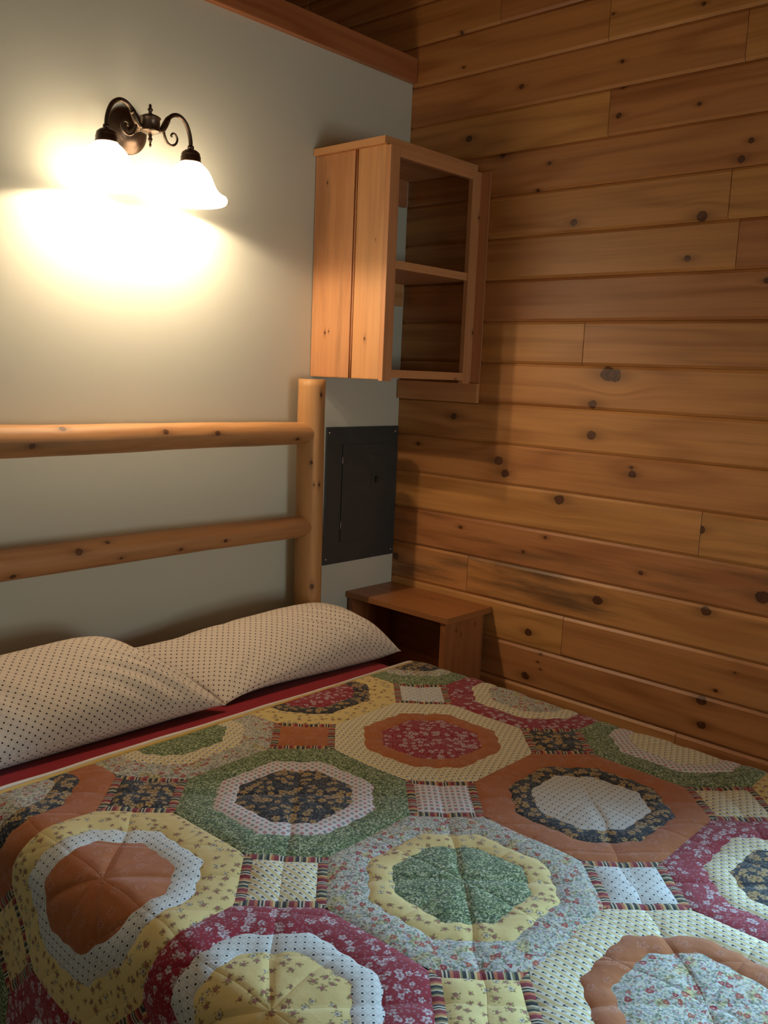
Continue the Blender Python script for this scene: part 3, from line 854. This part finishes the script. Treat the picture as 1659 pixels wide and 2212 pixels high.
# ------------------------------------------------------------------ quilt
QZ = 0.629
HEAD = -0.598
XL, XR = -1.935, -0.545
RL, RR = 0.095, 0.055
FOOT = -2.16
PX = 0.4825; PY = 0.475
def cx(i): return -0.515 - PX*i
def cy(j): return -0.580 - PY*j
U0, U1, V1 = XL-0.50, XR+0.42, FOOT-0.35
def wrapx(u):
    xr = XR
    if u > xr:
        e = u-xr
        if e < RR*PI/2: return xr+RR*math.sin(e/RR), RR*(1-math.cos(e/RR)), e/RR
        e -= RR*PI/2; return xr+RR+0.05*e, RR+e, PI/2
    if u < XL:
        e = XL-u
        if e < RL*PI/2: return XL-RL*math.sin(e/RL), RL*(1-math.cos(e/RL)), -e/RL
        e -= RL*PI/2; return XL-RL-0.10*e, RL+e, -PI/2
    return u, 0.0, 0.0
def wrapy(v):
    R = 0.06
    if v < FOOT:
        e = FOOT-v
        if e < R*PI/2: return FOOT-R*math.sin(e/R), R*(1-math.cos(e/R))
        e -= R*PI/2; return FOOT-R-0.05*e, R+e
    return v, 0.0
def groove(u, v):
    U = (u+0.515)/PX; Vv = (v+0.58)/PY
    g = 0.0
    for c, p in ((U+Vv, 0.34), (U-Vv, 0.34)):
        d = abs((c+0.5) % 1 - 0.5)*p
        g += math.exp(-(d/0.012)**2)
    return min(g, 1.2)
def Q(u, v, puff=0.0, lift=0.0):
    x, dz, th = wrapx(u)
    y, dzy = wrapy(v)
    big = 0.007*mnoise.noise(Vector((u*3.1, v*3.1, 2.0))) + 0.003*mnoise.noise(Vector((u*9, v*9, 7.0)))
    h = big + puff - 0.0025*groove(u, v) + lift
    # the last strip before the head edge thins to the binding
    e = min(1.0, max(0.0, (HEAD-v)/0.05)); h = h*(0.35+0.65*e) - 0.004*(1-e)
    nx, nz = math.sin(th), math.cos(th)
    # soft hang folds
    if abs(th) > 1.2:
        fo = 0.016*math.sin(v*11+1.0)*min(1, dz/0.25); x += fo*(1 if th > 0 else -1)
    return (x+nx*h, y, QZ-dz-dzy+nz*h)
def octr(th, a, b):
    """octagon radius at angle th: apothem a towards the axes, b towards the diagonals"""
    best = 1e9
    for k in range(8):
        c = math.cos(th-k*PI/4)
        if c > 0.3: best = min(best, (a if k % 2 == 0 else b)/c)
    return best
ANG = []
_v = math.atan2(1, 1)
def angles():
    # dense angles including the corners of the outer octagon
    A, B = 0.24, 0.2565
    corner = math.atan2((B*math.sqrt(2)-A), A)
    cs = []
    for k in range(4):
        cs += [k*PI/2-corner, k*PI/2+corner]
    out = []
    for i in range(8):
        c0 = cs[i]; c1 = cs[(i+1) % 8] + (2*PI if i == 7 else 0)
        for s in range(13): out.append(c0+(c1-c0)*s/13)
    return out
ANG = angles()
quilt = empty('patchwork_quilt', (-1.28, -1.4, QZ))
tag(quilt, 'patchwork quilt of octagon rings in rust, maroon, green and yellow prints spread on the bed', 'quilt')

def patch(name, flat, faces, pf, fabric, rot, label):
    """flat: (u,v,puff) per vertex -> clipped at the quilt's edges, mapped onto the bed"""
    bm = bmesh.new()
    vs = [bm.verts.new((u, v, p)) for u, v, p in flat]
    for f in faces:
        try: bm.faces.new([vs[i] for i in f])
        except ValueError: pass
    us = [f_[0] for f_ in flat]; vv = [f_[1] for f_ in flat]
    for cond, co, no in ((max(vv) > HEAD, (0, HEAD, 0), (0, 1, 0)), (min(vv) < V1, (0, V1, 0), (0, -1, 0)),
                         (min(us) < U0, (U0, 0, 0), (-1, 0, 0)), (max(us) > U1, (U1, 0, 0), (1, 0, 0))):
        if cond and bm.faces:
            bmesh.ops.bisect_plane(bm, geom=list(bm.verts)+list(bm.edges)+list(bm.faces), plane_co=co, plane_no=no, clear_outer=True)
    if not bm.faces:
        bm.free(); return None
    bm.verts.index_update()
    co = [tuple(v.co) for v in bm.verts]
    F = [[v.index for v in f.verts] for f in bm.faces]
    bm.free()
    c, s = math.cos(rot), math.sin(rot)
    uvs = [(co[i][0]*c-co[i][1]*s, co[i][0]*s+co[i][1]*c) for f in F for i in f]
    V = [Q(u, v, p) for u, v, p in co]
    return mesh(name, V, F, FAB[fabric], quilt, uvs, smooth=True, label=label, uv2=[co[i][:2] for f in F for i in f])

def ring_patch(name, c, r0, r1, n, fabric, rot, A, label):
    flat, faces = [], []
    m = len(ANG)
    for i, th in enumerate(ANG):
        ra, rb = r0(th), r1(th)
        for k in range(n+1):
            s = k/n; r = ra+(rb-ra)*s
            flat.append((c[0]+r*math.cos(th), c[1]+r*math.sin(th), A*(1-(2*s-1)**4)))
    for i in range(m):
        j = (i+1) % m
        for k in range(n): faces.append((i*(n+1)+k, i*(n+1)+k+1, j*(n+1)+k+1, j*(n+1)+k))
    return patch(name, flat, faces, None, fabric, rot, label)
def centre_patch(name, c, r1, n, fabric, rot, A, label):
    flat, faces = [(c[0], c[1], A)], []
    m = len(ANG)
    for k in range(1, n+1):
        for th in ANG:
            s = k/n; r = r1(th)*s
            flat.append((c[0]+r*math.cos(th), c[1]+r*math.sin(th), A*(1-s**6)))
    for i in range(m):
        j = (i+1) % m
        faces.append((0, 1+i, 1+j))
        for k in range(n-1): faces.append((1+k*m+i, 1+(k+1)*m+i, 1+(k+1)*m+j, 1+k*m+j))
    return patch(name, flat, faces, None, fabric, rot, label)
def quad_patch(name, P, nu, nv, fabric, A, label, uvrot=None, strip=False):
    flat, faces = [], []
    for j in range(nv+1):
        for i in range(nu+1):
            s, t = i/nu, j/nv
            p = (1-t)*((1-s)*P[0]+s*P[1]) + t*((1-s)*P[3]+s*P[2])
            flat.append((p[0], p[1], A*(1-(2*s-1)**6)*(1-(2*t-1)**6)))
    for j in range(nv):
        for i in range(nu):
            a = j*(nu+1)+i; faces.append((a, a+1, a+nu+2, a+nu+1))
    d = P[1]-P[0]
    rot = -math.atan2(d[1], d[0]) if uvrot is None else uvrot
    return patch(name, flat, faces, None, fabric, rot, label)

BLOCK = {(0, 0): ('green', 'multi', 'black'), (0, 1): ('maroon', 'sprig', 'multi'), (0, 2): ('green', 'diamond', 'sprig'), (0, 3): ('yellow', 'black', 'rust'),
         (1, 0): ('yellow', 'black', 'maroon'), (1, 1): ('sprig', 'rust', 'maroon'), (1, 2): ('rust', 'black', 'dots'), (1, 3): ('maroon', 'sprig', 'black'),
         (2, 0): ('multi', 'sprig', 'green'), (2, 1): ('green', 'diamond', 'black'), (2, 2): ('multi', 'yellow', 'green'), (2, 3): ('sprig', 'rust', 'multi'),
         (3, 0): ('rust', 'black', 'multi'), (3, 1): ('yellow', 'dots', 'rust'), (3, 2): ('maroon', 'dots', 'yellow'), (3, 3): ('green', 'multi', 'maroon'),
         (4, 0): ('green', 'sprig', 'multi'), (4, 1): ('maroon', 'diamond', 'black'), (4, 2): ('green', 'rust', 'dots'), (4, 3): ('rust', 'yellow', 'black'),
         (-1, 0): ('sprig', 'green', 'rust'), (-1, 1): ('rust', 'dots', 'green'), (-1, 2): ('multi', 'yellow', 'black'), (-1, 3): ('black', 'sprig', 'maroon'),
         (0, 4): ('rust', 'dots', 'green'), (1, 4): ('multi', 'yellow', 'rust'), (2, 4): ('black', 'dots', 'maroon'), (3, 4): ('yellow', 'green', 'rust'), (4, 4): ('multi', 'sprig', 'black'), (-1, 4): ('maroon', 'dots', 'yellow')}
SQUARE = {(0, 0): 'dots', (0, 1): 'black', (0, 2): 'sprig', (1, 0): 'rust', (1, 1): 'diamond', (1, 2): 'dots', (2, 0): 'black', (2, 1): 'sprig', (2, 2): 'yellow',
          (3, 0): 'yellow', (3, 1): 'multi', (3, 2): 'rust', (0, 3): 'green', (1, 3): 'maroon', (2, 3): 'rust', (3, 3): 'dots',
          (-1, 0): 'rust', (-1, 1): 'multi', (-1, 2): 'dots', (-1, 3): 'yellow'}
def build_quilt():
    HS = 0.0830           # half side of a corner square with its sashing
    # apothems chosen so that neighbouring blocks meet along their seams
    for (i, j), (fo, fi, fc) in BLOCK.items():
        c = (cx(i), cy(j))
        rr = random.Random(i*17+j*5)
        ph = rr.uniform(0, 6)
        def rout(th):
            # axis sides lie half a pitch away, diagonal sides at the square's edge
            best = 1e9
            for k in range(8):
                n = (math.cos(k*PI/4), math.sin(k*PI/4))
                if k % 2 == 0: ap = PX/2*abs(n[0]) + PY/2*abs(n[1])
                else: ap = (PX/2+PY/2)/math.sqrt(2) - HS
                d = math.cos(th)*n[0]+math.sin(th)*n[1]
                if d > 0.3: best = min(best, ap/d)
            return best
        def rin(th): return octr(th, 0.172, 0.178) + 0.0025*math.sin(23*th+ph) + 0.0015*math.sin(5*th+ph*2)
        def rce(th): return octr(th, 0.124, 0.129) + 0.0018*math.sin(19*th+ph) + 0.002*math.sin(3*th+ph)
        rots = [PI/2 if fb == 'sprig' else rr.choice([0, PI/4, PI/2, 3*PI/4]) for fb in (fo, fi, fc)]
        ring_patch('outer_ring', c, rin, rout, 6, fo, rots[0], 0.0030, FLAB[fo]+' print outer ring')
        ring_patch('inner_ring', c, rce, rin, 5, fi, rots[1], 0.0026, FLAB[fi]+' print inner ring')
        centre_patch('center_patch', c, rce, 9, fc, rots[2], 0.0030, FLAB[fc]+' print octagon centre')
    SW = 0.0195
    for (i, j), fb in SQUARE.items():
        c = np.array(((cx(i)+cx(i+1))/2, (cy(j)+cy(j+1))/2))
        d = [np.array(v) for v in ((1, 0), (0, 1), (-1, 0), (0, -1))]
        R2 = math.sqrt(2)
        # diamond corners (the lattice is not quite square, so use block corners)
        o = [c+HS*R2*q*np.array((PX/((PX+PY)/2), PY/((PX+PY)/2)))*0 + HS*R2*q for q in d]
        n = [c+(HS-SW)*R2*q for q in d]
        quad_patch('square_patch', n, 10, 10, fb, 0.0045, FLAB[fb]+' print corner square', uvrot=PI/2 if fb == 'sprig' else PI/4)
        for k in range(4):
            k2 = (k+1) % 4
            quad_patch('sashing_strip', [o[k], o[k2], n[k2], n[k]], 12, 2, 'sash', 0.002, 'striped strip')
    # batting under the patches
    flat, faces = [], []
    nu, nv = 110, 110
    for b in range(nv+1):
        for a in range(nu+1):
            u = U0+(U1-U0)*a/nu; v = HEAD+(V1-HEAD)*b/nv
            flat.append((u, v))
    for b in range(nv):
        for a in range(nu):
            k = b*(nu+1)+a; faces.append((k, k+nu+1, k+nu+2, k+1))
    V = [Q(u, v, 0.0, -0.010) for u, v in flat]
    mesh('backing', V, faces, M_DARKB, quilt, smooth=True, label='dark quilt backing')
    # rolled edge at the head end
    us = np.linspace(U0, U1, 150)
    def edge(off_y, off_z, w):
        out = []
        for u in us:
            x, y, z = Q(u, HEAD)
            out.append((x, y+off_y+w*mnoise.noise(Vector((u*7, off_y*50, 1))), z+off_z+w*0.5*mnoise.noise(Vector((u*9, 3, off_y*40)))))
        return out
    tube('binding', edge(0.004, -0.003, 0.002), lambda s, a: 0.0080*(1-0.45*min(1, max(0, (s-0.45)*4))), M_YBIND, quilt, seg=8, label='yellow rolled binding at the head edge')
    tube('batting_edge', edge(0.020, -0.0075, 0.003), lambda s, a: 0.0125*(1-0.45*min(1, max(0, (s-0.42)*4))), M_WHITE, quilt, seg=8, label='white batting edge')
    tube('backing_edge', edge(0.034, -0.0135, 0.002), 0.0060, M_DARKB, quilt, seg=8, label='dark backing edge')
build_quilt()

# ------------------------------------------------------------------ wall sconce
M_BRONZE = NT('oiled_bronze', 0.32); M_BRONZE.b.inputs['Metallic'].default_value = 0.9
_c = M_BRONZE.n('ShaderNodeTexCoord').outputs['Object']
M_BRONZE = M_BRONZE.done(M_BRONZE.mix(M_BRONZE.noise(_c, 90, 3), (0.075, 0.050, 0.036), (0.15, 0.105, 0.075)))
def glow(name, strength, col, body=(0.9, 0.86, 0.78), trans=False):
    t = NT(name, 0.35)
    t.put(t.b.inputs['Base Color'], body)
    t.put(t.b.inputs['Emission Color'], col); t.b.inputs['Emission Strength'].default_value = strength
    return t.m
M_SHADE = glow('frosted_glass_lit', SHADE_STRENGTH, LAMP_COL)
M_BULB = glow('bulb_lit', BULB_STRENGTH, LAMP_COL)
M_CERAM = plain('bulb_base', (0.6, 0.58, 0.52), 0.4)
def build_sconce():
    X, Y, Z = -1.262, -0.126, 2.258
    s = empty('wall_sconce', (X, 0, Z))
    tag(s, 'dark bronze two-arm wall light with lit frosted bell shades on the white wall', 'wall light')
    lathe('backplate', [(0, 0.026), (0.022, 0.025), (0.040, 0.020), (0.046, 0.014), (0.053, 0.013), (0.058, 0.009), (0.064, 0.007), (0.067, 0.003), (0.067, 0.0)], (X, -0.0005, Z+0.002), M_BRONZE, s, seg=48, axis='Y')
    tube('stem', [(X, -0.02, Z), (X, Y+0.02, Z)], 0.010, M_BRONZE, s, seg=14)
    lathe('hub', [(0, -0.026), (0.012, -0.025), (0.027, -0.019), (0.029, -0.017), (0.0275, -0.013), (0.0275, 0.016), (0.030, 0.018), (0.029, 0.021), (0.020, 0.026), (0.008, 0.030), (0.0, 0.031)], (X, Y, Z), M_BRONZE, s)
    lathe('finial', [(0.0, 0.030), (0.006, 0.031), (0.004, 0.035), (0.0075, 0.040), (0.0075, 0.043), (0.0035, 0.047), (0.0045, 0.052), (0.003, 0.056), (0, 0.058)], (X, Y, Z), M_BRONZE, s, seg=20)
    lathe('drop_finial', [(0, -0.026), (0.006, -0.027), (0.004, -0.033), (0.007, -0.038), (0.004, -0.045), (0.0025, -0.05), (0.004, -0.054), (0.002, -0.060), (0, -0.062)], (X, Y, Z), M_BRONZE, s, seg=20)
    for d in (1, -1):
        P = lambda x, z: (X+d*x, Y, Z+z)
        tube('arm', [P(0.024, -0.010), P(0.038, -0.006), P(0.050, 0.012), P(0.060, 0.030), P(0.078, 0.044), P(0.098, 0.046), P(0.118, 0.034), P(0.131, 0.012), P(0.1375, -0.012), P(0.139, -0.034)],
             lambda q, a: 0.0062 if q > 0.33 else 0.0062+0.0035*math.sin(PI*min(1, q/0.33)), M_BRONZE, s, seg=14, n=7)
        ring = [P(0.056+0.0*k, 0.022) for k in range(2)]
        tube('collar', [P(0.0545, 0.019), P(0.0585, 0.027)], 0.0088, M_BRONZE, s, seg=14)
        tube('scroll', [P(0.044, -0.004), P(0.049, -0.022), P(0.058, -0.036), P(0.072, -0.041), P(0.086, -0.034), P(0.0915, -0.020), P(0.085, -0.008), P(0.075, -0.007), P(0.070, -0.014), P(0.0735, -0.0175)],
             lambda q, a: 0.0042*(1-0.35*q), M_BRONZE, s, seg=10, n=6)
        cxx = X+d*0.139
        lathe('shade_holder', [(0.0, -0.028), (0.009, -0.029), (0.010, -0.036), (0.008, -0.038), (0.017, -0.041), (0.026, -0.048), (0.0285, -0.055), (0.0275, -0.058), (0.030, -0.060), (0.030, -0.071), (0.0315, -0.073), (0.0315, -0.076), (0.027, -0.076)], (cxx, Y, Z), M_BRONZE, s, seg=36)
        b = lathe('bulb', [(0.0, -0.070), (0.013, -0.071), (0.013, -0.105), (0.011, -0.124), (0.008, -0.145), (0.006, -0.152), (0.0, -0.1525)], (cxx, Y, Z), M_CERAM, s, seg=20)
        gl = [(0.012*math.sin(PI*k/10), 2.095-Z+0.012*math.cos(PI*k/10)) for k in range(11)]
        gl[0] = (0, gl[0][1]); gl[-1] = (0, gl[-1][1])
        lathe('globe', gl, (cxx, Y, Z), M_BULB, b, seg=18, label='lit bulb globe')
        zr = 2.066-Z
        out = [(0.029, -0.074), (0.033, -0.079), (0.043, -0.087), (0.054, -0.099), (0.063, -0.115), (0.070, -0.132), (0.0775, -0.148), (0.088, -0.160), (0.100, -0.168), (0.107, zr+0.021), (0.1105, zr+0.015), (0.1095, zr+0.008), (0.106, zr+0.002), (0.102, zr)]
        inn = [(r-0.0028, h-0.0012) for r, h in out[::-1]]
        inn[0] = (0.1005, zr+0.0005)
        lathe('glass_shade', out+inn, (cxx, Y, Z), M_SHADE, s, seg=56, label='lit frosted glass bell shade')
build_sconce()
